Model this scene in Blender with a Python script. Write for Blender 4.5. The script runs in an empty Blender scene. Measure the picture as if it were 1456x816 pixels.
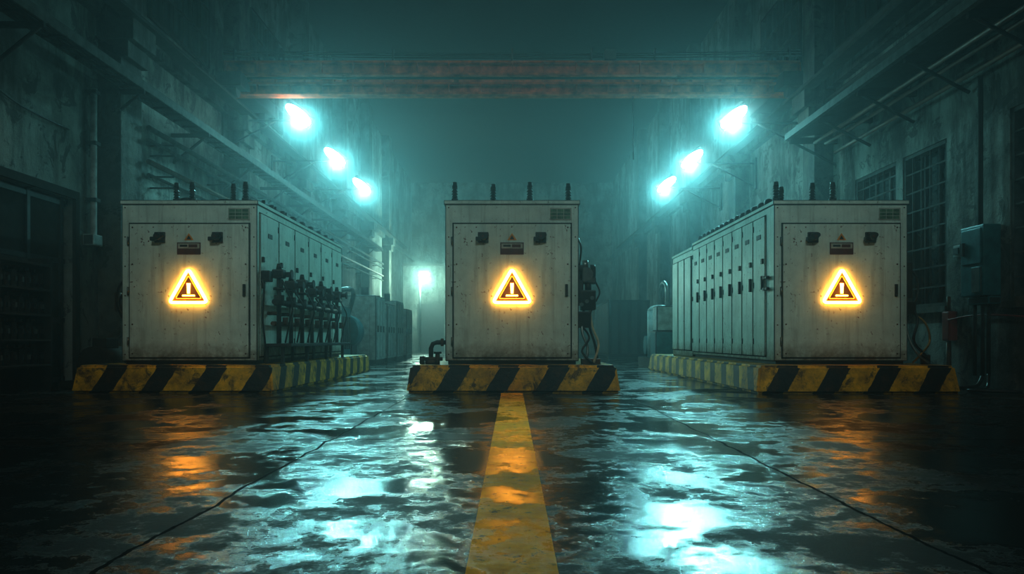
import bpy, bmesh, math, random
from mathutils import Vector, Matrix
random.seed(7)
scene = bpy.context.scene
try:
    scene.view_settings.view_transform = "Standard"
    scene.view_settings.look = "None"
    scene.view_settings.gamma = 0.70
    scene.view_settings.exposure = 0.28
except Exception as ex:
    print(ex)

# ------------------------------------------------------------ materials
def new_mat(name):
    m = bpy.data.materials.new(name); m.use_nodes = True
    nt = m.node_tree
    return m, nt, nt.nodes["Principled BSDF"]

def N(nt, t, **kw):
    n = nt.nodes.new(t)
    for k, v in kw.items(): setattr(n, k, v)
    return n

def coords(nt, scale=(1,1,1), kind="Object", loc=(0,0,0)):
    tc = N(nt, "ShaderNodeTexCoord"); mp = N(nt, "ShaderNodeMapping")
    mp.inputs["Scale"].default_value = scale; mp.inputs["Location"].default_value = loc
    nt.links.new(tc.outputs[kind], mp.inputs["Vector"])
    return mp.outputs["Vector"]

def noise(nt, vec, scale, detail=6, rough=0.6, dist=0.0):
    n = N(nt, "ShaderNodeTexNoise")
    n.inputs["Scale"].default_value = scale; n.inputs["Detail"].default_value = detail
    n.inputs["Roughness"].default_value = rough; n.inputs["Distortion"].default_value = dist
    nt.links.new(vec, n.inputs["Vector"])
    return n.outputs["Fac"]

def ramp(nt, fac, stops):
    r = N(nt, "ShaderNodeValToRGB"); el = r.color_ramp.elements
    while len(el) < len(stops): el.new(0.5)
    for e, (p, c) in zip(el, stops):
        e.position = p
        e.color = (c, c, c, 1) if isinstance(c, (int, float)) else (*c, 1)
    nt.links.new(fac, r.inputs["Fac"])
    return r.outputs["Color"]

def mix(nt, fac, a, b, mode="MIX"):
    m = N(nt, "ShaderNodeMix", data_type="RGBA", blend_type=mode)
    for idx, v in ((0, fac), (6, a), (7, b)):
        if isinstance(v, (int, float)): m.inputs[idx].default_value = v if idx == 0 else (v, v, v, 1)
        elif isinstance(v, tuple): m.inputs[idx].default_value = (*v, 1)
        else: nt.links.new(v, m.inputs[idx])
    return m.outputs[2]

def math_(nt, op, a, b=None, c=None):
    m = N(nt, "ShaderNodeMath", operation=op)
    for i, v in enumerate((a, b, c)):
        if v is None: continue
        if isinstance(v, (int, float)): m.inputs[i].default_value = v
        else: nt.links.new(v, m.inputs[i])
    return m.outputs[0]

def bump(nt, bsdf, height, strength=0.3, dist=0.02):
    b = N(nt, "ShaderNodeBump")
    if isinstance(strength, (int, float)): b.inputs["Strength"].default_value = strength
    else: nt.links.new(strength, b.inputs["Strength"])
    b.inputs["Distance"].default_value = dist
    nt.links.new(height, b.inputs["Height"]); nt.links.new(b.outputs["Normal"], bsdf.inputs["Normal"])

def simple(name, col, rough=0.5, metal=0.0, var=0.35, scale=6, bmp=0.1):
    m, nt, b = new_mat(name)
    v = coords(nt)
    n = noise(nt, v, scale)
    dark = tuple(c * (1 - var) for c in col); lite = tuple(min(1, c * (1 + var)) for c in col)
    nt.links.new(ramp(nt, n, [(0.3, dark), (0.7, lite)]), b.inputs["Base Color"])
    b.inputs["Roughness"].default_value = rough; b.inputs["Metallic"].default_value = metal
    if rough > 0.75: b.inputs["Specular IOR Level"].default_value = 0.15
    if bmp: bump(nt, b, noise(nt, v, scale * 5), bmp, 0.01)
    return m

def emis(name, col, s):
    m, nt, b = new_mat(name)
    b.inputs["Base Color"].default_value = (*col, 1)
    b.inputs["Emission Color"].default_value = (*col, 1); b.inputs["Emission Strength"].default_value = s
    return m

# painted cabinet steel
def cabinet_paint(name, base=(0.76, 0.85, 0.77)):
    m, nt, b = new_mat(name)
    v = coords(nt)
    big = noise(nt, v, 1.6, 8, 0.65)
    col = ramp(nt, big, [(0.3, tuple(c*0.72 for c in base)), (0.62, base)])
    vs = coords(nt, (9, 9, 0.55))
    streak = ramp(nt, noise(nt, vs, 1.5, 6, 0.7), [(0.50, 0.0), (0.78, 0.5)])
    col = mix(nt, streak, col, (0.26, 0.27, 0.22))
    spots = ramp(nt, noise(nt, v, 19, 4, 0.6, 0.4), [(0.64, 0.0), (0.69, 1.0)])
    region = ramp(nt, noise(nt, v, 1.1, 4, 0.5), [(0.40, 0.3), (0.60, 1.0)])
    spots = math_(nt, "MULTIPLY", spots, region)
    col = mix(nt, spots, col, (0.12, 0.055, 0.025))
    # rust runs: thin vertical drips
    vd = coords(nt, (22, 22, 0.9), loc=(3, 1, 5))
    drip = ramp(nt, noise(nt, vd, 1.3, 5, 0.6), [(0.65, 0.0), (0.75, 0.6)])
    drip = math_(nt, "MULTIPLY", drip, region)
    col = mix(nt, drip, col, (0.22, 0.13, 0.06))
    # rust collecting close to the lower edge
    sp = N(nt, "ShaderNodeSeparateXYZ"); nt.links.new(v, sp.inputs[0])
    low = math_(nt, "SUBTRACT", 1.0, math_(nt, "MULTIPLY", sp.outputs["Z"], 2.1))
    low = math_(nt, "MULTIPLY", low, noise(nt, v, 7, 6, 0.7))
    low = ramp(nt, low, [(0.14, 0.0), (0.48, 0.9)])
    col = mix(nt, low, col, (0.13, 0.08, 0.04))
    nt.links.new(col, b.inputs["Base Color"])
    b.inputs["Roughness"].default_value = 0.42
    bump(nt, b, noise(nt, v, 9, 8, 0.6), 0.12, 0.02)
    return m

def concrete(name, a, c, stain, sc=0.6):
    m, nt, b = new_mat(name)
    v = coords(nt)
    n1 = noise(nt, v, sc, 10, 0.65, 0.3)
    col = ramp(nt, n1, [(0.38, a), (0.58, c)])
    vs = coords(nt, (1.1, 1.1, 0.25))
    st = ramp(nt, noise(nt, vs, 1.4, 8, 0.7), [(0.46, 0.0), (0.64, 0.9)])
    col = mix(nt, st, col, stain)
    chips = ramp(nt, noise(nt, v, 1.9, 9, 0.7, 0.8), [(0.55, 0.0), (0.57, 0.7)])
    col = mix(nt, chips, col, tuple(x*0.55 for x in a))
    nt.links.new(col, b.inputs["Base Color"])
    b.inputs["Roughness"].default_value = 0.8
    b.inputs["Specular IOR Level"].default_value = 0.25
    bump(nt, b, noise(nt, v, 3.5, 12, 0.7), 0.7, 0.07)
    return m

def stripes(name, phase=0.0):
    m, nt, b = new_mat(name)
    v = coords(nt)
    sp = N(nt, "ShaderNodeSeparateXYZ"); nt.links.new(v, sp.inputs[0])
    u = math_(nt, "ADD", sp.outputs["X"], sp.outputs["Y"])
    u = math_(nt, "SUBTRACT", u, math_(nt, "MULTIPLY", sp.outputs["Z"], 0.75))
    wob = math_(nt, "MULTIPLY", noise(nt, v, 9, 5), 0.05)
    u = math_(nt, "ADD", u, wob)
    f = math_(nt, "FRACT", math_(nt, "ADD", math_(nt, "DIVIDE", u, 0.72), 50 + phase))
    s = math_(nt, "GREATER_THAN", f, 0.58)
    yel = ramp(nt, noise(nt, v, 3.5, 8, 0.7), [(0.32, (0.36, 0.17, 0.010)), (0.6, (0.95, 0.50, 0.016))])
    col = mix(nt, s, yel, (0.012, 0.012, 0.012))
    rust = ramp(nt, noise(nt, v, 5, 10, 0.78, 0.5), [(0.51, 0.0), (0.60, 0.9)])
    col = mix(nt, rust, col, (0.07, 0.03, 0.012))
    nt.links.new(col, b.inputs["Base Color"])
    b.inputs["Roughness"].default_value = 0.38
    bump(nt, b, noise(nt, v, 12, 8, 0.7), 0.45, 0.03)
    return m

def wet_mask(nt):
    v = coords(nt, kind="Object")
    big = noise(nt, v, 1.1, 4, 0.55, 0.2)
    fine = noise(nt, v, 6.0, 12, 0.76, 0.1)
    return math_(nt, "ADD", math_(nt, "MULTIPLY", big, 0.55), math_(nt, "MULTIPLY", fine, 0.45))

def wet_bump(nt, b, n):
    v = coords(nt, kind="Object")
    h = math_(nt, "ADD", math_(nt, "MULTIPLY", noise(nt, v, 7.0, 3, 0.5, 0.0), 0.16),
              math_(nt, "MULTIPLY", noise(nt, v, 42, 8, 0.75, 0.0), 0.26))
    s = ramp(nt, n, [(0.46, 0.12), (0.505, 0.38), (0.56, 0.75)])
    bump(nt, b, h, s, 0.03)

def floor_mat():
    m, nt, b = new_mat("wet_concrete_floor")
    v = coords(nt)
    n = wet_mask(nt)
    r = ramp(nt, n, [(0.46, 0.05), (0.50, 0.16), (0.55, 0.50)])
    spec = ramp(nt, n, [(0.47, 1.0), (0.55, 0.22)])
    col = ramp(nt, noise(nt, v, 1.3, 12, 0.75, 0.4), [(0.3, (0.005, 0.0055, 0.005)), (0.7, (0.042, 0.040, 0.034))])
    sp = N(nt, "ShaderNodeSeparateXYZ"); nt.links.new(v, sp.inputs[0])
    joints = None
    wob = math_(nt, "MULTIPLY", math_(nt, "SUBTRACT", noise(nt, v, 1.5, 8), 0.5), 0.16)
    for x in (-1.40, 1.58):
        d = math_(nt, "ABSOLUTE", math_(nt, "ADD", math_(nt, "SUBTRACT", sp.outputs["X"], x), wob))
        j = math_(nt, "LESS_THAN", d, 0.009)
        joints = j if joints is None else math_(nt, "MAXIMUM", joints, j)
    fy = math_(nt, "FRACT", math_(nt, "DIVIDE", math_(nt, "ADD", sp.outputs["Y"], wob), 6.0))
    joints = math_(nt, "MAXIMUM", joints, math_(nt, "LESS_THAN", fy, 0.003))
    col = mix(nt, joints, col, (0.004, 0.004, 0.004))
    nt.links.new(col, b.inputs["Base Color"])
    nt.links.new(mix(nt, joints, r, (0.7, 0.7, 0.7)), b.inputs["Roughness"])
    nt.links.new(mix(nt, joints, spec, (0.05, 0.05, 0.05)), b.inputs["Specular IOR Level"])
    wet_bump(nt, b, n)
    return m

def line_mat():
    m, nt, b = new_mat("worn_yellow_line_paint")
    v = coords(nt)
    n = wet_mask(nt)
    nt.links.new(ramp(nt, n, [(0.44, 0.10), (0.50, 0.30), (0.55, 0.6)]), b.inputs["Roughness"])
    b.inputs["Specular IOR Level"].default_value = 0.3
    col = ramp(nt, noise(nt, v, 7, 9, 0.7), [(0.3, (0.80, 0.38, 0.003)), (0.62, (1.0, 0.58, 0.006))])
    wear = ramp(nt, noise(nt, v, 9, 10, 0.8, 0.5), [(0.56, 0.0), (0.63, 0.9)])
    col = mix(nt, wear, col, (0.05, 0.04, 0.02))
    nt.links.new(col, b.inputs["Base Color"])
    wet_bump(nt, b, n)
    return m

M = dict(
    paint=cabinet_paint("aged_cabinet_paint"),
    black=simple("black_rubber", (0.015, 0.015, 0.016), 0.4),
    seam=simple("dark_seam", (0.012, 0.012, 0.01), 0.8),
    steel=simple("dull_steel", (0.22, 0.23, 0.22), 0.35, 0.8),
    dsteel=simple("dark_steel", (0.045, 0.048, 0.048), 0.5, 0.4),
    mid=simple("weathered_grey_iron", (0.075, 0.078, 0.072), 0.8, 0.0, 0.5),
    grimy=simple("grimy_dark_iron", (0.030, 0.026, 0.022), 0.85, 0.0, 0.5),
    rust=simple("rusty_red_steel", (0.58, 0.10, 0.025), 0.85, 0.0, 0.6, 3),
    rustpipe=simple("rusted_pipe", (0.10, 0.045, 0.02), 0.6, 0.3, 0.5, 9),
    teal=simple("teal_machine_paint", (0.03, 0.16, 0.18), 0.4),
    white=simple("pale_machine_paint", (0.45, 0.5, 0.48), 0.5),
    green=simple("green_label", (0.08, 0.16, 0.09), 0.5, 0, 0.7, 18),
    labelw=simple("label_white", (0.45, 0.42, 0.36), 0.5),
    labelred=simple("label_maroon", (0.10, 0.015, 0.012), 0.5),
    sticker=simple("sticker_orange", (0.85, 0.30, 0.02), 0.5),
    brass=simple("brass_dull", (0.35, 0.2, 0.06), 0.4, 0.7),
    redwire=simple("red_cable", (0.25, 0.03, 0.02), 0.5),
    cable=simple("cream_cable", (0.5, 0.42, 0.28), 0.5),
    glass=simple("dark_window_glass", (0.02, 0.04, 0.042), 0.12, 0, 0.3),
    wall=concrete("weathered_plaster", (0.08, 0.085, 0.075), (0.32, 0.33, 0.30), (0.028, 0.028, 0.022)),
    pil=concrete("grimy_concrete", (0.05, 0.05, 0.045), (0.16, 0.16, 0.14), (0.022, 0.02, 0.016), 1.0),
    ceil=simple("ceiling_dark", (0.02, 0.02, 0.02), 0.9),
    neon=emis("neon_amber_glow", (1.0, 0.47, 0.065), 18.0),
    neon2=emis("neon_amber_inner", (1.0, 0.42, 0.04), 1.8),
    signback=simple("sign_backing_dark", (0.08, 0.035, 0.006), 0.6),
    lamp=emis("lamp_lens_glow", (0.66, 1.0, 0.97), 36),
    floor=floor_mat(), line=line_mat(),
)

# ------------------------------------------------------------ mesh builder
class B:
    def __init__(s):
        s.bm = bmesh.new(); s.mats = []
    def mi(s, m):
        if m not in s.mats: s.mats.append(m)
        return s.mats.index(m)
    def _fin(s, verts, m, smooth=False):
        i = s.mi(m); fs = set()
        for v in verts:
            for f in v.link_faces: fs.add(f)
        for f in fs: f.material_index = i; f.smooth = smooth
    def box(s, x0, x1, y0, y1, z0, z1, m, bev=0.0):
        r = bmesh.ops.create_cube(s.bm, size=1)
        vs = r["verts"]
        mx = Matrix.Translation(((x0+x1)/2, (y0+y1)/2, (z0+z1)/2)) @ Matrix.Diagonal((abs(x1-x0), abs(y1-y0), abs(z1-z0), 1))
        bmesh.ops.transform(s.bm, matrix=mx, verts=vs)
        s._fin(vs, m)
        if bev > 0:
            es = list({e for v in vs for e in v.link_edges})
            bmesh.ops.bevel(s.bm, geom=es, offset=bev, segments=2, affect="EDGES", profile=0.6)
    def cyl(s, p1, p2, r1, m, r2=None, seg=14):
        r2 = r1 if r2 is None else r2
        p1, p2 = Vector(p1), Vector(p2); d = p2 - p1; L = d.length
        q = Vector((0, 0, 1)).rotation_difference(d.normalized()).to_matrix().to_4x4()
        mx = Matrix.Translation((p1+p2)/2) @ q
        r = bmesh.ops.create_cone(s.bm, cap_ends=True, segments=seg, radius1=r1, radius2=r2, depth=L, matrix=mx)
        s._fin(r["verts"], m, True)
        for v in r["verts"]:
            for f in v.link_faces:
                if len(f.verts) > 4: f.smooth = False
    def sph(s, c, r, m, seg=12, sc=(1,1,1)):
        mx = Matrix.Translation(c) @ Matrix.Diagonal((*sc, 1))
        rr = bmesh.ops.create_uvsphere(s.bm, u_segments=seg, v_segments=seg//2+2, radius=r, matrix=mx)
        s._fin(rr["verts"], m, True)
    def tube(s, pts, r, m, seg=8, closed=False, smooth_n=0):
        P = [Vector(p) for p in pts]
        if smooth_n:
            Q = []; n = len(P)
            for i in range(n if closed else n-1):
                a = P[(i-1) % n] if (closed or i > 0) else P[0]*2-P[1]
                b_, c = P[i], P[(i+1) % n]
                d = P[(i+2) % n] if (closed or i+2 < n) else P[-1]*2-P[-2]
                for k in range(smooth_n):
                    t = k/smooth_n
                    Q.append(0.5*((2*b_)+(-a+c)*t+(2*a-5*b_+4*c-d)*t*t+(-a+3*b_-3*c+d)*t**3))
            if not closed: Q.append(P[-1])
            P = Q
        n = len(P); rings = []; up = None
        for i in range(n):
            if closed: t = (P[(i+1) % n]-P[i-1]).normalized()
            else: t = (P[min(i+1, n-1)]-P[max(i-1, 0)]).normalized()
            if up is None:
                up = t.orthogonal().normalized()
            up = (up - t*up.dot(t)).normalized(); w = t.cross(up)
            rings.append([s.bm.verts.new(P[i]+r*(math.cos(2*math.pi*k/seg)*up+math.sin(2*math.pi*k/seg)*w)) for k in range(seg)])
        i0 = s.mi(m)
        for i in range(n if closed else n-1):
            a, b_ = rings[i], rings[(i+1) % n]
            off = 0
            if closed and i == n-1:
                off = min(range(seg), key=lambda o: (a[0].co-b_[o].co).length)
            for k in range(seg):
                f = s.bm.faces.new((a[k], a[(k+1) % seg], b_[(k+1+off) % seg], b_[(k+off) % seg])); f.material_index = i0; f.smooth = True
        if not closed:
            for rg in (rings[0], rings[-1]):
                f = s.bm.faces.new(rg); f.material_index = i0
    def prism(s, pts, y0, y1, m):
        a = [s.bm.verts.new((p[0], y0, p[1])) for p in pts]; b_ = [s.bm.verts.new((p[0], y1, p[1])) for p in pts]
        i0 = s.mi(m); n = len(pts)
        fs = [s.bm.faces.new(a), s.bm.faces.new(list(reversed(b_)))]
        for k in range(n): fs.append(s.bm.faces.new((a[k], b_[k], b_[(k+1) % n], a[(k+1) % n])))
        for f in fs: f.material_index = i0
    def hexa(s, bot, top, m):
        a = [s.bm.verts.new(p) for p in bot]; b_ = [s.bm.verts.new(p) for p in top]
        i0 = s.mi(m)
        fs = [s.bm.faces.new(list(reversed(a))), s.bm.faces.new(b_)]
        for k in range(4): fs.append(s.bm.faces.new((a[k], a[(k+1) % 4], b_[(k+1) % 4], b_[k])))
        for f in fs: f.material_index = i0
    def done(s, name, parent=None, loc=(0, 0, 0), rot=(0, 0, 0)):
        bmesh.ops.recalc_face_normals(s.bm, faces=s.bm.faces)
        me = bpy.data.meshes.new(name); s.bm.to_mesh(me); s.bm.free()
        for m in s.mats: me.materials.append(m)
        o = bpy.data.objects.new(name, me); scene.collection.objects.link(o)
        o.location = loc; o.rotation_euler = rot
        if parent: o.parent = parent
        return o

def empty(name, loc=(0, 0, 0), rot=(0, 0, 0)):
    e = bpy.data.objects.new(name, None); scene.collection.objects.link(e)
    e.location = loc; e.rotation_euler = rot; e.empty_display_size = 0.2
    return e

# ------------------------------------------------------------ room shell
W = 7.5; Y0, Y1, H = -7.0, 58.0, 12.5
b = B(); b.box(-W-0.3, W+0.3, Y0-0.3, Y1+0.3, -0.2, 0, M["floor"]); b.done("floor")
b = B(); b.box(-W-0.3, W+0.3, Y0-0.3, Y1+0.3, H, H+0.2, M["ceil"]); b.done("ceiling")
b = B(); b.box(-W-0.3, W+0.3, Y1, Y1+0.3, 0, H, M["wall"]); b.done("wall_back")
b = B(); b.box(-W-0.3, W+0.3, Y0-0.3, Y0, 0, H, M["wall"]); b.done("wall_front")

def long_wall(name, x0, x1, holes):
    b = B(); ys = sorted({Y0, Y1, *[h[0] for h in holes], *[h[1] for h in holes]})
    for a, c in zip(ys[:-1], ys[1:]):
        hs = [h for h in holes if h[0] <= a and h[1] >= c]
        if not hs: b.box(x0, x1, a, c, 0, H, M["wall"])
        else:
            h = hs[0]
            if h[2] > 0: b.box(x0, x1, a, c, 0, h[2], M["wall"])
            b.box(x0, x1, a, c, h[3], H, M["wall"])
    return b.done(name)

door = (10.2, 13.2, 0.0, 3.17)
long_wall("wall_left", -W-0.3, -W, [door])
wins = [(9.4, 11.65, 1.35, 4.25), (13.35, 14.85, 1.35, 4.25), (15.1, 16.9, 2.2, 4.25), (22, 24, 1.4, 4.2), (27, 29, 1.4, 4.2)]
long_wall("wall_right", W, W+0.3, wins)
for i, (a, c, z0, z1) in enumerate(wins):
    b = B()
    b.box(W+0.2, W+0.23, a, c, z0, z1, M["glass"])
    t = 0.07
    for (p, q, r, s_) in ((a, c, z0, z0+t), (a, c, z1-t, z1), (a, a+t, z0, z1), (c-t, c, z0, z1)):
        b.box(W+0.02, W+0.22, p, q, r, s_, M["mid"])
    n = max(3, int((c-a)/0.28))
    for k in range(1, n):
        y = a+(c-a)*k/n; b.cyl((W+0.05, y, z0), (W+0.05, y, z1), 0.018, M["mid"], seg=6)
    for k in range(1, 8):
        z = z0+(z1-z0)*k/8; b.box(W+0.035, W+0.06, a, c, z-0.014, z+0.014, M["mid"])
    for k in range(1, 3):
        y = a+(c-a)*k/3; b.box(W+0.16, W+0.2, y-0.02, y+0.02, z0, z1, M["dsteel"])
    b.box(W-0.08, W+0.02, a-0.08, c+0.08, z0-0.1, z0, M["pil"])
    b.done("window_%d" % (i+1))
# left door: steel sliding door in a recess
b = B(); a, c, z0, z1 = door
b.box(-W-0.22, -W-0.16, a, c, 0, z1, M["grimy"])
for y in (a+0.1, a+1.05, a+2.0, c-0.1): b.box(-W-0.16, -W-0.12, y-0.04, y+0.04, 0, z1, M["dsteel"])
for z in (0.1, 1.1, 2.1, z1-0.08): b.box(-W-0.16, -W-0.13, a, c, z-0.04, z+0.04, M["dsteel"])
b.box(-W, -W+0.06, a-0.12, c+0.12, z1, z1+0.13, M["grimy"]); b.box(-W, -W+0.06, c, c+0.12, 0, z1, M["grimy"])
b.cyl((-W-0.1, a+1.2, 1.0), (-W-0.1, a+1.2, 1.4), 0.02, M["steel"])
b.done("door_1")

# pilasters
def pilaster(name, side, y, w, d, z1=H, corb=True):
    b = B(); xs = (-W, -W+d) if side < 0 else (W-d, W)
    b.box(xs[0], xs[1], y-w/2, y+w/2, 0, z1, M["pil"], 0.02)
    if corb:
        e = 0.25
        xs2 = (-W, -W+d+e) if side < 0 else (W-d-e, W)
        b.box(xs2[0], xs2[1], y-w/2-0.05, y+w/2+0.05, 6.2, 6.6, M["pil"], 0.02)
        b.box(xs2[0]+(0.12 if side > 0 else 0), xs2[1]-(0.12 if side < 0 else 0), y-w/2, y+w/2, 5.9, 6.2, M["pil"], 0.02)
    b.done(name)
k = 0
for y in (14.4, 20.5, 26.6, 32.7, 38.8, 45):
    k += 1; pilaster("trim_%d" % k, -1, y, 0.8, 0.42)
for y in (18.4, 24.8, 31, 37.2, 43.4):
    k += 1; pilaster("trim_%d" % k, 1, y, 0.7, 0.45)
# shallow upper bands and horizontal ledges
b = B(); b.box(-W, -W+0.18, Y0, Y1, 6.6, 6.95, M["pil"]); b.done("trim_20")
b = B(); b.box(W-0.18, W, Y0, Y1, 6.6, 6.95, M["pil"]); b.done("trim_21")
# upper windows (dark clerestory panels)
wi = len(wins)
for side in (-1, 1):
    for y in (9.5, 17.4 if side < 0 else 16.2, 23.5 if side < 0 else 21.5):
        wi += 1; b = B(); xw = side*W
        x0, x1 = (xw, xw+0.05) if side < 0 else (xw-0.05, xw)
        b.box(x0, x1, y-1.5, y+1.5, 7.4, 10.2, M["glass"])
        xi = (xw+0.05, xw+0.1) if side < 0 else (xw-0.1, xw-0.05)
        for q in range(7): b.box(xi[0], xi[1], y-1.5+q*0.5-0.03, y-1.5+q*0.5+0.03, 7.4, 10.2, M["grimy"])
        for q in range(5): b.box(xi[0], xi[1], y-1.5, y+1.5, 7.4+q*0.7-0.03, 7.4+q*0.7+0.03, M["grimy"])
        b.done("window_%d" % wi)

# cable tray along left wall
b = B(); xa, xb = -W+0.44, -W+0.84; z = 5.3; ys = Y0+0.1
b.box(xb-0.03, xb, ys, 40, z, z+0.16, M["mid"]); b.box(xa, xa+0.03, ys, 40, z, z+0.16, M["mid"])
y = ys
while y < 40:
    b.box(xa, xb, y, y+0.05, z, z+0.03, M["grimy"]); y += 0.45
for q in range(5):
    b.tube([(xa+0.06+q*0.07, yy, z+0.06+0.02*math.sin(yy*0.9+q)) for yy in [ys+i*1.5 for i in range(31)]], 0.025, M["grimy"], 6)
y = 2.0
while y < 40:
    b.box(-W+0.005, xb, y, y+0.06, z-0.08, z, M["grimy"])
    b.tube([(-W+0.04, y+0.03, z-0.65), (xb-0.05, y+0.03, z-0.05)], 0.03, M["grimy"], 6); y += 3.0
b.done("cable_tray")

# wall pipes on the left
b = B()
for z, r, m in ((4.85, 0.05, M["mid"]), (4.62, 0.035, M["mid"]), (4.2, 0.05, M["rustpipe"]), (3.95, 0.03, M["mid"])):
    b.cyl((-W+0.50, 14.9, z), (-W+0.50, 42, z), r, m, seg=10)
    for y in range(16, 42, 3):
        b.box(-W+0.005, -W+0.50, y, y+0.05, z-r-0.03, z-r, M["grimy"])
b.done("pipe_run")
b = B()
b.tube([(-W+0.12, 13.65, 5.2), (-W+0.12, 13.65, 2.75), (-W+0.12, 13.65, 2.6), (-W+0.12, 13.55, 2.55)], 0.055, M["white"], 10)
b.box(-W+0.005, -W+0.2, 13.5, 13.8, 2.42, 2.62, M["steel"], 0.02)
for z in (3.2, 4.2, 5.1): b.box(-W+0.005, -W+0.2, 13.57, 13.73, z, z+0.06, M["dsteel"])
b.done("conduit_pipe")
b = B()
b.tube([(-W+0.03, 9.2, 5.4), (-W+0.05, 10.3, 4.75), (-W+0.05, 11.5, 4.35), (-W+0.05, 13, 4.3)], 0.014, M["black"], 6, smooth_n=6)
b.done("hanging_cable")

# canopy on right wall
b = B(); XW = W-0.005
b.hexa([(6.35, ys, 5.38), (XW, ys, 5.55), (XW, 17.8, 5.55), (6.35, 17.8, 5.38)],
       [(6.35, ys, 5.46), (XW, ys, 5.75), (XW, 17.8, 5.75), (6.35, 17.8, 5.46)], M["grimy"])
b.box(6.27, 6.36, ys, 17.8, 5.34, 5.48, M["mid"])
y = 0.4
while y < 17.8:
    b.box(6.4, XW, y, y+0.07, 5.28, 5.42, M["grimy"])
    b.tube([(XW-0.04, y+0.03, 4.8), (6.45, y+0.03, 5.32)], 0.03, M["grimy"], 6); y += 1.74
for q, (xx, zz) in enumerate(((7.1, 5.2), (6.85, 5.22), (7.3, 5.0))):
    b.cyl((xx, ys, zz), (xx, 17.5, zz), 0.04, M["rustpipe"], seg=8)
b.done("canopy")
b = B()
for (zz, r) in ((7.2, 0.07), (7.05, 0.05), (6.3, 0.06)):
    b.cyl((W-0.2, ys, zz), (W-0.2, 18.0, zz), r, M["grimy"], seg=10)
    for y in range(0, 18, 3): b.box(W-0.2, XW, y, y+0.05, zz-r-0.03, zz-r, M["grimy"])
b.done("upper_conduit_run")

# ------------------------------------------------------------ overhead crane
E = empty("overhead_crane_bridge", (0, 19.5, 6.9))
b = B()
def ibeam(y, z0, z1, w):
    b.box(-7.2, 7.2, y-w/2, y+w/2, z0, z0+0.05, M["rust"]); b.box(-7.2, 7.2, y-w/2, y+w/2, z1-0.05, z1, M["rust"])
    b.box(-7.2, 7.2, y-0.02, y+0.02, z0, z1, M["rust"])
    for i in range(19): b.box(-7.2+i*0.8, -7.17+i*0.8, y-w/2+0.01, y+w/2-0.01, z0+0.05, z1-0.05, M["rust"])
ibeam(0, 0.0, 0.30, 0.35); ibeam(0, 0.48, 0.84, 0.35); ibeam(1.4, 0.55, 1.1, 0.35)
for x in (-7.1, -4.2, -1.4, 1.4, 4.2, 7.1): b.box(x-0.06, x+0.06, -0.1, 0.1, 0.3, 0.5, M["rust"])
b.done("girder", E)
b = B()
for sx in (-1, 1):
    b.box(sx*6.9-0.3, sx*6.9+0.3, -0.7, 2.1, 0.05, 0.4, M["dsteel"], 0.02)
    for yy in (-0.4, 1.8): b.cyl((sx*6.9-0.14, yy, 0.0), (sx*6.9+0.14, yy, 0.0), 0.16, M["dsteel"])
b.done("end_truck", E)
b = B()
for q, zz in enumerate((1.02, 1.12, 1.2)):
    b.tube([(x, 0.05*q, zz-0.06*(1-(x/7.4)**2)*(1+q*0.4)) for x in [-7.3+i*0.73 for i in range(21)]], 0.016, M["dsteel"], 6)
for x in (-7.0, -3, 0, 2.0, 3.6, 7.0): b.box(x-0.02, x+0.02, -0.03, 0.14, 0.8, 1.2, M["dsteel"])
b.box(2.3, 2.6, -0.25, 0.1, 0.84, 1.1, M["dsteel"], 0.02)
b.tube([(3.05, 0, 0.4), (3.05, 0, -0.6), (3.06, 0, -1.6)], 0.015, M["black"], 6)
b.cyl((-6.8, -0.19, 0.39), (6.8, -0.19, 0.39), 0.03, M["grimy"], seg=8)
b.done("festoon_cable", E)
for sx in (-1, 1):
    b = B(); x = sx*6.9
    b.box(x-0.15, x+0.15, 8, 50, 6.61, 6.68, M["grimy"])
    b.box(x-0.05, x+0.05, 8, 50, 6.68, 6.73, M["dsteel"]); b.done("crane_rail")

# ------------------------------------------------------------ lamps
def light(name, kind, loc, energy, col, parent=None, **kw):
    l = bpy.data.lights.new(name, kind); l.energy = energy; l.color = col
    for k_, v_ in kw.items(): setattr(l, k_, v_)
    o = bpy.data.objects.new(name, l); scene.collection.objects.link(o); o.location = loc
    if parent: o.parent = parent
    return o
TEAL = (0.32, 0.92, 0.96)
# scattering sphere added round every floodlight to make its halo
hz = bpy.data.materials.new("lamp_halo_volume"); hz.use_nodes = True; nt = hz.node_tree; nt.nodes.clear()
o_ = nt.nodes.new("ShaderNodeOutputMaterial"); v_ = nt.nodes.new("ShaderNodeVolumeScatter")
v_.inputs["Color"].default_value = (0.75, 0.95, 0.96, 1); v_.inputs["Anisotropy"].default_value = 0.3
tc = nt.nodes.new("ShaderNodeTexCoord"); ln = nt.nodes.new("ShaderNodeVectorMath"); ln.operation = "LENGTH"
nt.links.new(tc.outputs["Object"], ln.inputs[0])
f = math_(nt, "MAXIMUM", math_(nt, "SUBTRACT", 1.0, math_(nt, "DIVIDE", ln.outputs["Value"], 1.15)), 0.0)
f = math_(nt, "MULTIPLY", math_(nt, "POWER", f, 1.3), 0.27)
nt.links.new(f, v_.inputs["Density"]); nt.links.new(v_.outputs[0], o_.inputs["Volume"])

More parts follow.
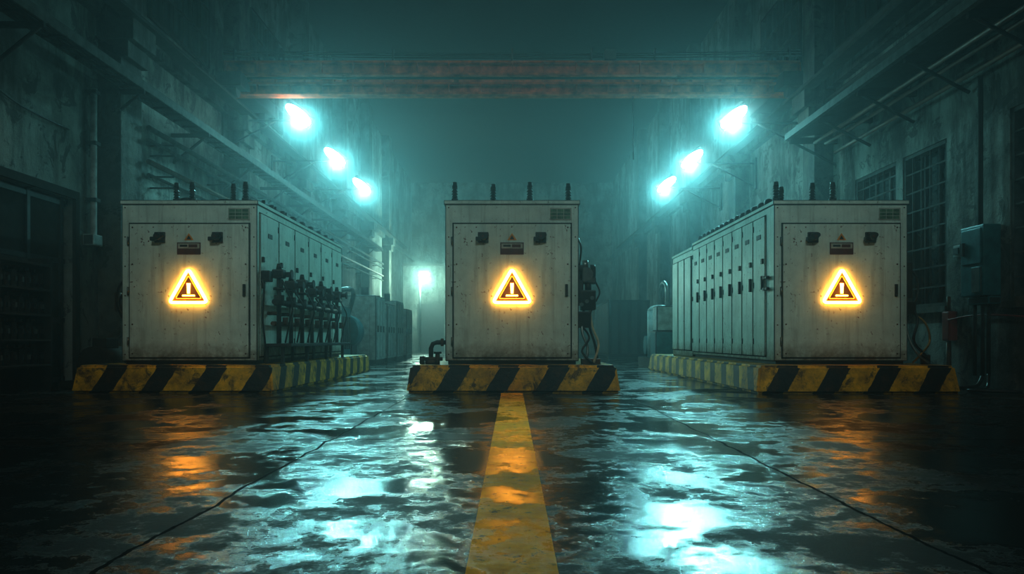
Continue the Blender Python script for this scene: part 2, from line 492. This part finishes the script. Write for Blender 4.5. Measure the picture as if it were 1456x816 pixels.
def flood(x, y, z, energy):
    s = -1 if x < 0 else 1
    e = empty("floodlight", (x, y, z))
    b = B()
    b.box(-0.40, 0.40, -0.17, 0.17, 0.0, 0.14, M["dsteel"], 0.03)
    b.sph((0, 0, 0), 0.40, M["lamp"], 20, (1.0, 0.38, 0.24))
    o = b.done("housing", e); o.rotation_euler = (math.radians(-62), math.radians(38*-s), 0)
    b = B(); ww = W-abs(x)-0.005
    b.tube([(0, 0.12, 0.0), (s*0.3, 0.2, -0.1), (s*(ww-0.04), 0.2, -0.1)], 0.03, M["dsteel"], 8)
    b.tube([(s*0.6, 0.2, -0.1), (s*(ww-0.04), 0.2, -0.8)], 0.025, M["dsteel"], 8)
    b.box(s*ww-s*0.05, s*ww, 0.05, 0.35, -0.9, 0.05, M["dsteel"])
    b.done("bracket", e)
    b = B(); b.sph((0, 0, 0), 1.12, hz, 24); b.done("halo_volume", e, loc=(0, -0.1, -0.05))
    l = light("bulb", "SPOT", (-s*0.12, -0.30, -0.17), energy, TEAL, e, shadow_soft_size=0.10, spot_size=math.radians(148), spot_blend=0.85)
    l.rotation_euler = Vector((-s*0.55, -0.8, -0.9)).to_track_quat('-Z', 'Y').to_euler()
for i in range(3):
    flood(-5.5, (19.9, 24.0, 28.3)[i], .78+5.5*(1.05, 1.03, 1.02)[i], 760)
    flood(5.5, (19.15, 23.6, 27.5)[i], .78+5.5*1.0, 760)
# added fill spots out of view, hung in invented lamp fixtures
def fill_lamp(x, y, z, en, tgt, ang, col=(0.78, 1.0, 0.94)):
    e = empty("added_fill_lamp", (x, y, z))  # fixture body added to carry an unseen fill spot
    b = B(); b.cyl((0, 0, 0), (0, 0, 0.30), 0.34, M["dsteel"], 0.12, 20); b.cyl((0, 0, 0.30), (0, 0, H-z-0.01), 0.02, M["dsteel"])
    b.done("shade", e)
    l = light("bulb", "SPOT", (0, 0, -0.05), en, col, e, shadow_soft_size=0.25, spot_size=math.radians(ang), spot_blend=1.0)
    l.rotation_euler = (Vector(tgt) - Vector((x, y, z-0.05))).to_track_quat('-Z', 'Y').to_euler()
fill_lamp(-4.0, 4.8, 6.6, 760, (-4.7, 11.8, 1.6), 66)
fill_lamp(4.0, 4.8, 6.6, 760, (4.7, 11.8, 1.6), 66)
fill_lamp(0.0, 4.2, 6.6, 860, (0, 9.8, 0.6), 76)
fill_lamp(0.0, 9.0, 10.8, 750, (0, 19.5, 7.3), 80, (1.0, 0.62, 0.38))  # added warm spot that brightens the crane girders
fill_lamp(0.0, 1.2, 5.2, 240, (0, 4.2, 0.0), 48, (1.0, 0.95, 0.75))  # added spot that brightens the near end of the floor line
# far yard lamp on post
e = empty("post_lamp", (-5.35, 45, 0))
b = B(); b.cyl((0, 0, 0), (0, 0, 4.6), 0.07, M["dsteel"]); b.box(-0.1, 0.6, -0.15, 0.15, 4.6, 4.72, M["dsteel"], 0.02); b.box(-0.02, 0.55, -0.12, 0.12, 4.5, 4.6, M["lamp"], 0.01)
b.done("post", e)
light("bulb", "POINT", (0.25, -0.3, 4.3), 1500, (0.6, 1, 0.85), e, shadow_soft_size=0.15)
e = empty("glow_backdrop", (-6.9, 49, 0))  # shed-shaped backdrop added to catch the post lamp's glow
b = B(); b.box(0, 3.2, 0, 3, 0, 5.4, M["wall"]); b.box(-0.05, 3.3, -0.1, 3.1, 5.4, 5.55, M["dsteel"]); b.box(0.9, 2.6, -0.05, 0, 0.02, 3.0, M["dsteel"])
for q in range(9): b.box(0.9, 2.6, -0.09, -0.05, 0.2+q*0.3, 0.24+q*0.3, M["dsteel"])
b.done("walls", e)

# ------------------------------------------------------------ curbs / plinths
def curb(x0, x1, y0, y1, mat, h=0.40, t=0.06):
    b = B()
    b.hexa([(x0, y0, 0), (x1, y0, 0), (x1, y1, 0), (x0, y1, 0)], [(x0+t, y0+t, h), (x1-t, y0+t, h), (x1-t, y1-t, h), (x0+t, y1-t, h)], mat)
    bmesh.ops.bevel(b.bm, geom=list(b.bm.edges), offset=0.035, segments=3, affect="EDGES")
    bmesh.ops.translate(b.bm, verts=b.bm.verts, vec=(0, -y0, 0))
    return b.done("striped_plinth", loc=(0, y0, 0))
curb(-1.53, 1.57, 11.15, 15.2, stripes("hazard_stripes_a", 0.10))
curb(-6.37, -3.44, 11.15, 18.9, stripes("hazard_stripes_b", 0.0))
curb(3.48, 6.40, 11.0, 19.8, stripes("hazard_stripes_c", 0.55))

# ------------------------------------------------------------ cabinets
Z = 0.40; HT = 2.46   # platform top, cabinet height
def insulator(b, x, y, z, h=0.28):
    b.cyl((x, y, z), (x, y, z+0.05), 0.055, M["dsteel"])
    b.cyl((x, y, z+0.05), (x, y, z+h), 0.03, M["black"])
    for q in range(4): b.cyl((x, y, z+0.07+q*0.042), (x, y, z+0.098+q*0.042), 0.049, M["black"], 0.032)
    b.cyl((x, y, z+h-0.06), (x, y, z+h+0.02), 0.044, M["black"], 0.032)

def tri(w, h, zb, n=5, r=0.05):
    c = [Vector((-w/2, zb)), Vector((w/2, zb)), Vector((0, zb+h))]
    out = []
    for i in range(3):
        p, a, d = c[i], (c[i-1]-c[i]).normalized(), (c[(i+1) % 3]-c[i]).normalized()
        s = p+a*r; t = p+d*r
        for k_ in range(n+1):
            u = k_/n; out.append(s*(1-u)**2+p*2*u*(1-u)+t*u*u)
    return out

def warning_sign(parent, zb):
    y = -0.035
    b = B(); b.prism([(p.x, p.y) for p in tri(0.60, 0.545, zb-0.005, r=0.07)], -0.03, -0.024, M["signback"]); b.done("sign_backing", parent)
    b = B()
    b.tube([(p.x, y-0.012, p.y) for p in tri(0.57, 0.505, zb+0.02, r=0.06)], 0.024, M["neon"], 8, closed=True)
    b.tube([(p.x, y-0.004, p.y) for p in tri(0.39, 0.345, zb+0.08, r=0.03)], 0.006, M["neon2"], 6, closed=True)
    b.prism([(-0.017, zb+0.155), (0.017, zb+0.155), (0.026, zb+0.31), (-0.026, zb+0.31)], y-0.01, y+0.006, M["neon"])
    b.box(-0.09, 0.09, y-0.01, y+0.006, zb+0.115, zb+0.135, M["neon"])
    b.done("neon_warning_triangle", parent)
    light("neon_glow", "POINT", (0, -0.22, zb+0.22), 2.2, (1.0, 0.47, 0.08), parent, shadow_soft_size=0.02)

def cabinet(name, xc, w, y0, depth, ins, side=None):
    e = empty(name, (xc, y0, Z)); hw = w/2
    b = B()
    b.box(-hw+0.04, hw-0.04, 0.05, depth-0.05, 0, 0.06, M["dsteel"])
    b.box(-hw, hw, 0, depth, 0.05, HT-0.06, M["paint"], 0.012)
    b.box(-hw-0.02, hw+0.02, -0.025, depth+0.02, HT-0.065, HT, M["paint"], 0.01)
    b.done("body", e)
    # front door
    b = B()
    dz0, dz1 = 0.10, 2.11; dx0, dx1 = -hw+0.12, hw-0.115
    b.box(dx0-0.013, dx1+0.013, -0.003, 0.02, dz0-0.013, dz1+0.013, M["seam"])
    b.box(dx0, dx1, -0.022, 0.02, dz0, dz1, M["paint"], 0.008)
    for z in (0.35, 1.1, 1.85): b.cyl((dx0-0.02, -0.02, z-0.06), (dx0-0.02, -0.02, z+0.06), 0.014, M["steel"])
    b.box(dx1-0.09, dx1-0.05, -0.05, -0.02, 1.02, 1.2, M["dsteel"], 0.006)
    for x in (dx0+0.05, dx1-0.05):
        for z in (0.16, 0.6, 1.5, 2.05): b.cyl((x, -0.03, z), (x, -0.02, z), 0.012, M["rustpipe"], seg=8)
    for x in (-hw+0.05, hw-0.05):
        for q in range(6): b.cyl((x, -0.008, 0.15+q*0.44), (x, 0.0, 0.15+q*0.44), 0.01, M["rustpipe"], seg=8)
    b.done("front_door", e)
    # nameplate, knobs, label
    b = B()
    b.box(hw-0.43, hw-0.11, -0.012, 0, 2.165, 2.345, M["labelw"]); 
    for r in range(3):
        for c in range(3): b.box(hw-0.42+c*0.10, hw-0.33+c*0.10, -0.016, -0.01, 2.18+r*0.052, 2.222+r*0.052, M["green"])
    b.done("nameplate", e)
    b = B()
    for sx in (-0.43, 0.43):
        b.box(sx-0.08, sx+0.08, -0.05, -0.02, 1.82, 1.98, M["black"], 0.012)
        b.cyl((sx, -0.05, 1.905), (sx, -0.15, 1.905), 0.06, M["black"], 0.05)
        b.box(sx-0.11, sx-0.03, -0.13, -0.05, 1.84, 1.90, M["black"], 0.01)
        b.cyl((sx+0.05, -0.05, 1.93), (sx+0.05, -0.11, 1.93), 0.035, M["black"])
        b.cyl((sx, -0.151, 1.905), (sx, -0.156, 1.905), 0.018, M["labelred"])
    b.done("door_latch", e)
    b = B()
    b.box(-0.175, 0.175, -0.03, -0.02, 1.645, 1.825, M["labelred"])
    b.box(-0.16, 0.16, -0.034, -0.028, 1.735, 1.81, M["labelw"])
    b.box(-0.13, -0.02, -0.037, -0.03, 1.76, 1.79, M["black"]); b.box(0.0, 0.13, -0.037, -0.03, 1.75, 1.795, M["labelred"])
    b.prism([(-0.07, 1.86), (0.07, 1.86), (0, 1.965)], -0.027, -0.02, M["sticker"])
    b.prism([(-0.035, 1.872), (0.035, 1.872), (0, 1.93)], -0.03, -0.026, M["black"])
    b.done("warning_label", e)
    warning_sign(e, 0.905)
    # insulators
    b = B()
    for (x, y) in ins: insulator(b, x, y, HT)
    b.done("top_terminal", e)
    return e

# centre
C = cabinet("electrical_cabinet", 0.0, 2.0, 11.6, 2.4,
            [(-0.87, 0.15), (-0.29, 0.3), (0.27, 0.15), (0.86, 0.25)])
b = B()   # side valve gear on the right of the centre cabinet
b.box(1.0, 1.08, 0.1, 0.5, 0.9, 1.5, M["dsteel"], 0.01)
b.cyl((1.0, 0.25, 1.38), (1.2, 0.25, 1.38), 0.09, M["steel"]); b.cyl((1.12, 0.1, 1.36), (1.12, 0.4, 1.36), 0.11, M["steel"])
b.cyl((1.12, 0.25, 1.45), (1.12, 0.25, 1.58), 0.05, M["steel"]); b.box(1.04, 1.28, 0.15, 0.35, 1.22, 1.32, M["steel"], 0.02)
b.cyl((1.2, 0.25, 1.40), (1.27, 0.25, 1.40), 0.12, M["dsteel"])
b.box(1.05, 1.27, 0.08, 0.35, 0.82, 1.12, M["black"], 0.02); b.box(1.0, 1.2, 0.1, 0.3, 0.55, 0.8, M["black"], 0.02)
b.cyl((1.16, 0.2, 1.1), (1.16, 0.2, 1.25), 0.05, M["black"])
for q in range(3): b.cyl((1.05+q*0.08, 0.05, 0.9+q*0.05), (1.05+q*0.08, 0.1, 0.9+q*0.05), 0.03, M["steel"])
b.done("valve_unit", C)
b = B()
for pts, r, m in (([(1.1, 0.2, 0.85), (1.06, 0.1, 0.5), (1.14, 0.05, 0.25), (1.1, 0.0, 0.02)], 0.022, "steel"),
                  ([(1.18, 0.2, 0.85), (1.22, 0.1, 0.55), (1.3, 0.0, 0.3), (1.22, -0.05, 0.02)], 0.018, "cable"),
                  ([(1.05, 0.15, 0.6), (1.16, 0.02, 0.4), (1.05, -0.02, 0.2), (1.2, -0.08, 0.02)], 0.016, "black"),
                  ([(1.22, 0.25, 0.9), (1.18, 0.2, 0.6), (1.26, 0.15, 0.3), (1.3, 0.1, 0.02)], 0.02, "black"),
                  ([(1.02, 0.1, 1.5), (1.04, 0.05, 1.75), (1.0, 0.1, 1.9)], 0.014, "black"),
                  ([(1.25, 0.2, 1.3), (1.33, 0.15, 1.1), (1.27, 0.1, 0.95)], 0.014, "black")):
    b.tube(pts, r, M[m], 7, smooth_n=7)
b.box(1.05, 1.33, -0.02, 0.25, 0.0, 0.09, M["rustpipe"], 0.01)
b.done("hose_bundle", C)
b = B()   # small flanged elbow pipe at left
b.tube([(-1.0, 0.15, 0.33), (-1.14, 0.15, 0.33), (-1.20, 0.15, 0.31), (-1.23, 0.15, 0.24), (-1.23, 0.15, 0.03)], 0.035, M["dsteel"], 10)
b.cyl((-1.23, 0.15, 0), (-1.23, 0.15, 0.06), 0.09, M["rustpipe"]); b.cyl((-1.04, 0.15, 0.33), (-1.08, 0.15, 0.33), 0.06, M["rustpipe"])
b.cyl((-1.36, 0.12, 0.08), (-1.05, 0.12, 0.08), 0.03, M["rustpipe"]); b.cyl((-1.36, 0.12, 0), (-1.36, 0.12, 0.12), 0.04, M["black"])
b.cyl((-1.12, 0.05, 0), (-1.12, 0.05, 0.16), 0.035, M["rustpipe"]); b.cyl((-1.12, 0.05, 0.16), (-1.12, 0.05, 0.19), 0.06, M["black"])
b.done("elbow_pipe", C)

# left
xl, wl, dl = -4.835, 2.03, 5.7
L = cabinet("electrical_cabinet", xl, wl, 11.6, dl,
            [(-0.28, 0.2), (-0.02, 0.15), (0.57, 0.25), (0.80, 0.12)])
hw = wl/2
def side_doors(par, sx, depth, n, y_start=0.08, handle=True):
    b = B(); step = (depth-y_start-0.05)/n
    def sb(d0, d1, *r): # box measured outward from the side face
        a, c = (hw_+d0, hw_+d1) if sx > 0 else (-hw_-d1, -hw_-d0)
        b.box(a, c, *r)
    for q in range(n):
        ya, yb = y_start+q*step+0.02, y_start+(q+1)*step-0.02
        sb(-0.01, 0.004, ya-0.015, yb+0.015, 0.1, 2.3, M["seam"])
        sb(0.0, 0.022, ya, yb, 0.115, 2.285, M["paint"], 0.006)
        if handle:
            sb(0.02, 0.06, ya+0.05, ya+0.10, 1.15, 1.36, M["black"], 0.006)
            sb(0.02, 0.05, ya+0.05, ya+0.12, 1.55, 1.63, M["black"], 0.006)
            sb(0.02, 0.03, (ya+yb)/2-0.1, (ya+yb)/2+0.1, 1.95, 2.02, M["dsteel"])
        for z in (0.3, 1.2, 2.1): sb(0.02, 0.035, yb-0.03, yb, z, z+0.09, M["dsteel"])
    b.done("side_door", par)
hw_ = hw; side_doors(L, 1, dl, 6)
# valve manifold on side of left cabinet
b = B(); x0 = hw+0.02
b.box(x0, x0+0.42, 0.25, 4.6, 0.26, 0.31, M["dsteel"], 0.01)
for y in (0.3, 1.7, 3.1, 4.5): b.box(x0+0.24, x0+0.29, y, y+0.05, 0.0, 0.27, M["dsteel"]); b.box(x0, x0+0.04, y, y+0.05, 0.0, 0.27, M["dsteel"])
b.cyl((x0+0.18, 0.2, 0.95), (x0+0.18, 4.7, 0.95), 0.045, M["dsteel"])
b.cyl((x0+0.12, 0.3, 0.62), (x0+0.12, 4.6, 0.62), 0.035, M["rustpipe"])
for q in range(7):
    y = 0.42+q*0.66; h = (1.38, 1.25, 1.32, 1.22, 1.3, 1.2, 1.28)[q]
    b.cyl((x0+0.18, y, 0.31), (x0+0.18, y, h), 0.036, M["steel"] if q % 2 else M["dsteel"])
    b.cyl((x0+0.18, y, 0.90), (x0+0.18, y, 1.06), 0.08, M["dsteel"])
    b.cyl((x0+0.18, y, 1.14), (x0+0.18, y, 1.18), 0.09, M["black"])
    b.box(x0+0.09, x0+0.27, y-0.09, y+0.09, h-0.06, h+0.08, M["black"], 0.025)
    b.cyl((x0+0.18, y, h+0.08), (x0+0.18, y, h+0.17), 0.045, M["black"], 0.03)
    b.cyl((x0+0.28, y, h), (x0+0.38, y, h), 0.04, M["black"]); b.cyl((x0+0.37, y, h), (x0+0.39, y, h), 0.075, M["dsteel"])
    b.cyl((x0, y, 0.78), (x0+0.2, y, 0.78), 0.03, M["rustpipe"])
    b.cyl((x0+0.25, y+0.1, 0.6), (x0+0.25, y+0.1, 0.72), 0.045, M["rustpipe"])
    b.tube([(x0+0.24, y, h-0.1), (x0+0.36, y+0.1, 0.9), (x0+0.30, y+0.15, 0.65), (x0+0.22, y+0.2, 0.32)], 0.014, M["black"], 6, smooth_n=5)
b.tube([(x0, 0.12, 1.3), (x0+0.05, 0.1, 1.15), (x0+0.03, 0.1, 0.7), (x0+0.06, 0.12, 0.3), (x0+0.02, 0.2, 0.02)], 0.016, M["black"], 6, smooth_n=6)
b.box(x0, x0+0.14, 0.1, 0.26, 1.25, 1.42, M["black"], 0.02)
b.done("valve_manifold", L)
b = B()   # stuff on top of left cabinet and on its outer side
b.box(-0.02, 0.35, 0.5, 0.8, HT, HT+0.09, M["dsteel"], 0.01)
b.tube([(-0.28, 0.2, HT+0.03), (-0.15, 0.3, HT+0.08), (0.1, 0.3, HT+0.02), (0.4, 0.3, HT+0.06), (0.57, 0.25, HT+0.02)], 0.018, M["black"], 6, smooth_n=5)
b.tube([(0.80, 0.2, HT+0.05), (0.85, 2, HT+0.08), (0.85, 5.4, HT+0.04)], 0.02, M["black"], 6, smooth_n=5)
for q in range(8):
    y = 0.8+q*0.6; b.cyl((0.85, y, HT), (0.85, y, HT+0.14), 0.03, M["black"]); b.cyl((0.95, y+0.1, HT), (0.95, y+0.1, HT+0.08), 0.04, M["dsteel"])
for q in range(4):
    b.tube([(-hw, 0.3+q*0.1, 1.35-q*0.1), (-hw-0.18, 0.3+q*0.1, 1.2-q*0.12), (-hw-0.25, 0.35+q*0.1, 0.9), (-hw-0.1, 0.4+q*0.1, 0.5), (-hw-0.15, 0.4, 0.02)], 0.022, M["black"], 6, smooth_n=6)
b.box(-hw-0.12, -hw, 0.25, 0.7, 1.0, 1.35, M["dsteel"], 0.02)
b.done("cable_loom", L)

# right
xr, wr, dr = 4.93, 2.0, 5.2
R = cabinet("electrical_cabinet", xr, wr, 11.6, dr,
            [(-0.93, 0.12), (-0.35, 0.2), (-0.06, 0.15), (-0.72, 0.5)])
hw_ = 1.0; side_doors(R, -1, dr, 8, 0.35)
b = B()
b.box(-1.0, -0.98+1.9, dr+0.04, dr+2.1, 0.0, HT-0.12, M["paint"], 0.02)
b.box(-1.02, 0.95, dr+0.02, dr+2.12, HT-0.13, HT-0.07, M["paint"], 0.01)
for q in range(3):
    b.box(-1.015, -0.99, dr+0.1+q*0.66, dr+0.7+q*0.66, 0.12, 2.2, M["seam"]); b.box(-1.03, -1.0, dr+0.12+q*0.66, dr+0.68+q*0.66, 0.14, 2.18, M["paint"], 0.005)
b.done("rear_bay", R)
b = B()
for q in range(14):
    y = 0.55+q*0.33
    b.sph((-0.9, y, HT+0.05), 0.075, M["black"], 10); b.cyl((-0.74, y, HT), (-0.74, y, HT+0.17), 0.035, M["dsteel"])
b.tube([(-0.86, 0.3, HT+0.03), (-0.8, 2, HT+0.1), (-0.86, 4.9, HT+0.03)], 0.025, M["black"], 6, smooth_n=6)
for q in range(3):
    b.cyl((-1.02, 0.18+0.07*q, 1.15), (-1.07, 0.18+0.07*q, 1.15), 0.025, M["black"]); b.cyl((-1.02, 0.18+0.07*q, 1.32), (-1.07, 0.18+0.07*q, 1.32), 0.025, M["black"])
b.done("busbar_cover", R)
b = B()
b.box(1.0, 1.16, 0.15, 0.55, 1.0, 1.55, M["dsteel"], 0.02); b.box(1.0, 1.2, 0.12, 0.4, 0.75, 0.95, M["black"], 0.02)
for pts, r, m in (([(1.06, 0.2, 1.0), (1.2, 0.1, 0.7), (1.12, 0.05, 0.35), (1.28, 0, 0.12), (1.35, 0.1, 0.02)], 0.02, "black"),
                  ([(1.15, 0.2, 0.8), (1.32, 0.1, 0.62), (1.36, 0.05, 0.35), (1.2, 0.0, 0.15), (1.1, 0.05, 0.02)], 0.016, "brass"),
                  ([(1.05, 0.2, 0.8), (1.07, 0.1, 0.4), (1.16, 0.0, 0.15), (1.3, -0.05, 0.02)], 0.016, "steel"),
                  ([(1.12, 0.25, 1.5), (1.25, 0.2, 1.3), (1.22, 0.15, 1.0), (1.1, 0.15, 0.85)], 0.016, "black")):
    b.tube(pts, r, M[m], 7, smooth_n=7)
b.cyl((1.32, 0.1, 0), (1.32, 0.1, 0.14), 0.07, M["rustpipe"])
b.done("hose_bundle", R)

# ------------------------------------------------------------ floor line
b = B(); b.box(-0.155, 0.155, -2.0, 11.14, 0.0, 0.004, M["line"]); b.done("floor_marking_line")

# ------------------------------------------------------------ wall equipment
b = B(); w1 = W-0.005
b.box(W-0.28, w1, 11.85, 12.45, 1.45, 2.55, M["teal"], 0.02)
b.box(W-0.30, W-0.27, 11.9, 12.4, 1.95, 2.5, M["teal"], 0.01); b.box(W-0.31, W-0.27, 11.9, 12.12, 1.5, 1.9, M["steel"], 0.01)
b.box(W-0.34, W-0.28, 12.3, 12.36, 2.1, 2.3, M["black"])
for y in (11.95, 12.1, 12.3): b.cyl((W-0.14, y, 0.2), (W-0.14, y, 1.46), 0.03, M["grimy"])
b.cyl((W-0.14, 12.15, 2.55), (W-0.14, 12.15, 4.9), 0.035, M["grimy"])
b.box(W-0.2, w1, 11.85, 12.4, 1.32, 1.44, M["dsteel"], 0.02)
b.tube([(W-0.14, 12.1, 0.2), (W-0.3, 12.0, 0.05), (W-0.7, 11.8, 0.03), (W-0.9, 11.9, 0.03), (W-1.0, 12.3, 0.03)], 0.03, M["dsteel"], 7, smooth_n=6)
b.tube([(W-0.14, 11.95, 0.25), (W-0.25, 11.8, 0.04), (W-0.6, 11.5, 0.03), (W-0.8, 11.3, 0.03), (W-0.3, 10.9, 0.03)], 0.025, M["black"], 7, smooth_n=6)
b.done("junction_box")
b = B(); b.box(W-0.06, w1, 12.85, 13.05, 2.15, 2.35, M["white"], 0.01); b.box(W-0.08, W-0.05, 12.88, 13.02, 2.2, 2.3, M["dsteel"]); b.done("electric_meter")
b = B(); b.box(W-0.16, w1, 13.0, 13.22, 0.75, 1.25, M["redwire"], 0.03); b.cyl((W-0.1, 13.11, 0), (W-0.1, 13.11, 0.75), 0.04, M["rustpipe"]); b.cyl((W-0.1, 13.11, 1.25), (W-0.1, 13.11, 1.5), 0.03, M["rustpipe"]); b.done("fire_alarm_box")
b = B(); b.tube([(W-0.17, 13.0, 1.1), (W-0.06, 12.5, 1.16), (W-0.05, 11.7, 1.14), (W-0.11, 10.5, 1.05)], 0.014, M["redwire"], 6, smooth_n=6); b.done("red_cable")

# breaker rack standing against the left wall
e = empty("breaker_rack", (-W+0.02, 10.7, 0))
b = B()
b.box(0.0, 0.04, 0, 1.25, 0, 2.02, M["grimy"])
for y in (0, 1.21): b.box(0.0, 0.38, y, y+0.04, 0, 2.02, M["grimy"])
for q in range(5):
    z = 0.4+q*0.38
    b.box(0, 0.38, 0, 1.25, z-0.03, z, M["grimy"])
    if z > 1.8: continue
    for r in range(7):
        y = 0.08+r*0.16
        b.box(0.06, 0.3, y, y+0.12, z, z+0.2+0.05*((q+r) % 2), M["black"], 0.01)
        b.cyl((0.18, y+0.06, z+0.2), (0.18, y+0.06, z+0.3), 0.025, M["dsteel"], seg=8)
        b.box(0.3, 0.33, y+0.04, y+0.08, z+0.08, z+0.15, M["steel"] if (q*3+r) % 4 == 0 else M["dsteel"])
b.done("frame", e)
# low pump skid between left wall and cabinet
e = empty("pump_skid", (-6.75, 12.15, 0))
b = B()
b.box(-0.35, 0.3, 0, 2.0, 0, 0.12, M["grimy"], 0.01)
b.cyl((0, 0.3, 0.42), (0, 1.2, 0.42), 0.24, M["grimy"], seg=20); b.cyl((0, 1.2, 0.42), (0, 1.5, 0.42), 0.12, M["dsteel"])
b.box(-0.12, 0.12, 0.5, 0.9, 0.62, 0.8, M["grimy"], 0.02); b.cyl((0, 1.5, 0.35), (0, 1.7, 0.35), 0.28, M["grimy"], seg=20)
b.tube([(0, 1.6, 0.5), (0, 1.6, 1.2), (-0.25, 1.6, 1.3), (-0.25, 1.6, 1.6)], 0.06, M["rustpipe"], 10)
b.box(-0.2, 0.2, 0.35, 0.45, 0.1, 0.3, M["grimy"]); b.box(-0.2, 0.2, 1.0, 1.1, 0.1, 0.3, M["grimy"]); b.box(-0.2, 0.2, 1.52, 1.7, 0.1, 0.2, M["grimy"])
b.done("pump", e)

# ------------------------------------------------------------ distant machinery
e = empty("compressor_unit", (-4.95, 20.8, 0))
b = B()
b.box(-0.7, 0.5, 0, 2.6, 0, 0.2, M["dsteel"]); b.box(-0.6, 0.3, 0.1, 1.5, 0.2, 1.7, M["teal"], 0.04)
b.cyl((0, 1.6, 1.0), (0, 2.5, 1.0), 0.5, M["teal"], seg=24); b.cyl((-0.1, 0.8, 1.7), (-0.1, 0.8, 2.25), 0.15, M["teal"])
b.tube([(-0.1, 0.8, 2.1), (0.3, 1.2, 2.2), (0.3, 1.9, 2.1), (0.1, 2.1, 1.5)], 0.07, M["steel"], 10, smooth_n=5)
for q in range(5): b.box(0.3, 0.33, 0.2+q*0.25, 0.35+q*0.25, 0.5, 1.4, M["dsteel"])
b.box(-0.3, 0.3, 1.7, 2.4, 0.2, 0.6, M["dsteel"])
b.done("body", e)
for q, (yy, hh) in enumerate(((24.2, 2.15), (26.4, 2.0), (28.6, 2.2), (31.2, 2.0))):
    b = B(); x = -4.75
    b.box(x-0.6, x+0.5, yy, yy+1.7, 0, 0.1, M["dsteel"]); b.box(x-0.6, x+0.5, yy, yy+1.7, 0.1, hh, M["white"], 0.03)
    for r in range(3):
        b.box(x+0.5, x+0.52, yy+0.08+r*0.53, yy+0.55+r*0.53, 0.2, hh-0.1, M["white"], 0.006); b.box(x+0.52, x+0.56, yy+0.12+r*0.53, yy+0.17+r*0.53, 1.0, 1.2, M["black"])
    b.box(x-0.4, x+0.3, yy-0.02, yy, 0.3, hh-0.3, M["white"], 0.005); b.cyl((x, yy+0.8, hh), (x, yy+0.8, hh+0.3), 0.12, M["dsteel"])
    b.done("control_cabinet")
e = empty("shipping_container", (3.75, 30, 0))
b = B(); b.box(0, 1.6, 0, 5, 0.1, 2.3, M["grimy"], 0.02)
for q in range(10): b.box(-0.03, 0, 0.2+q*0.48, 0.42+q*0.48, 0.2, 2.2, M["dsteel"], 0.005)
for q in range(4): b.box(0.1+q*0.38, 0.35+q*0.38, -0.03, 0, 0.2, 2.2, M["dsteel"], 0.005)
b.box(0, 1.6, 0.1, 0.3, 0, 0.1, M["dsteel"]); b.box(0, 1.6, 4.7, 4.9, 0, 0.1, M["dsteel"])
b.done("shell", e)
e = empty("pump_station", (4.45, 21.2, 0))
b = B()
b.box(-0.6, 0.5, 0, 2.4, 0, 0.25, M["dsteel"]); b.box(-0.5, 0.3, 0.1, 0.9, 0.25, 1.0, M["teal"], 0.03); b.box(-0.45, 0.3, 0.2, 0.8, 1.0, 1.7, M["white"], 0.03)
b.cyl((-0.1, 1.5, 0.25), (-0.1, 1.5, 1.6), 0.38, M["white"], seg=20); b.sph((-0.1, 1.5, 1.6), 0.38, M["white"], 16, (1, 1, 0.5))
b.tube([(-0.1, 0.5, 1.65), (-0.1, 0.5, 2.2), (-0.1, 1.0, 2.4), (-0.1, 1.5, 2.2), (-0.1, 1.5, 1.7)], 0.06, M["steel"], 8, smooth_n=5)
b.cyl((-0.45, 2.1, 0.6), (0.2, 2.1, 0.6), 0.28, M["teal"], seg=18); b.box(-0.3, 0.1, 1.95, 2.25, 0.2, 0.5, M["dsteel"])
b.done("body", e)

# ------------------------------------------------------------ mist: world volume fills the hall
w = bpy.data.worlds.new("misty_air"); scene.world = w; w.use_nodes = True
nt = w.node_tree
nt.nodes["Background"].inputs[0].default_value = (0.004, 0.012, 0.014, 1)
vs = nt.nodes.new("ShaderNodeVolumeScatter")
vs.inputs["Color"].default_value = (0.72, 0.95, 0.97, 1); vs.inputs["Density"].default_value = 0.0135; vs.inputs["Anisotropy"].default_value = 0.6
nt.links.new(vs.outputs[0], nt.nodes["World Output"].inputs["Volume"])

# ------------------------------------------------------------ camera
cam = bpy.data.cameras.new("camera"); co = bpy.data.objects.new("camera", cam); scene.collection.objects.link(co)
co.location = (0, 0, 0.78); co.rotation_euler = (math.radians(90), 0, 0)
cam.sensor_width = 36; cam.lens = 1100/1456*36; cam.shift_y = 74/1456; cam.clip_end = 200; cam.clip_start = 0.05
scene.camera = co
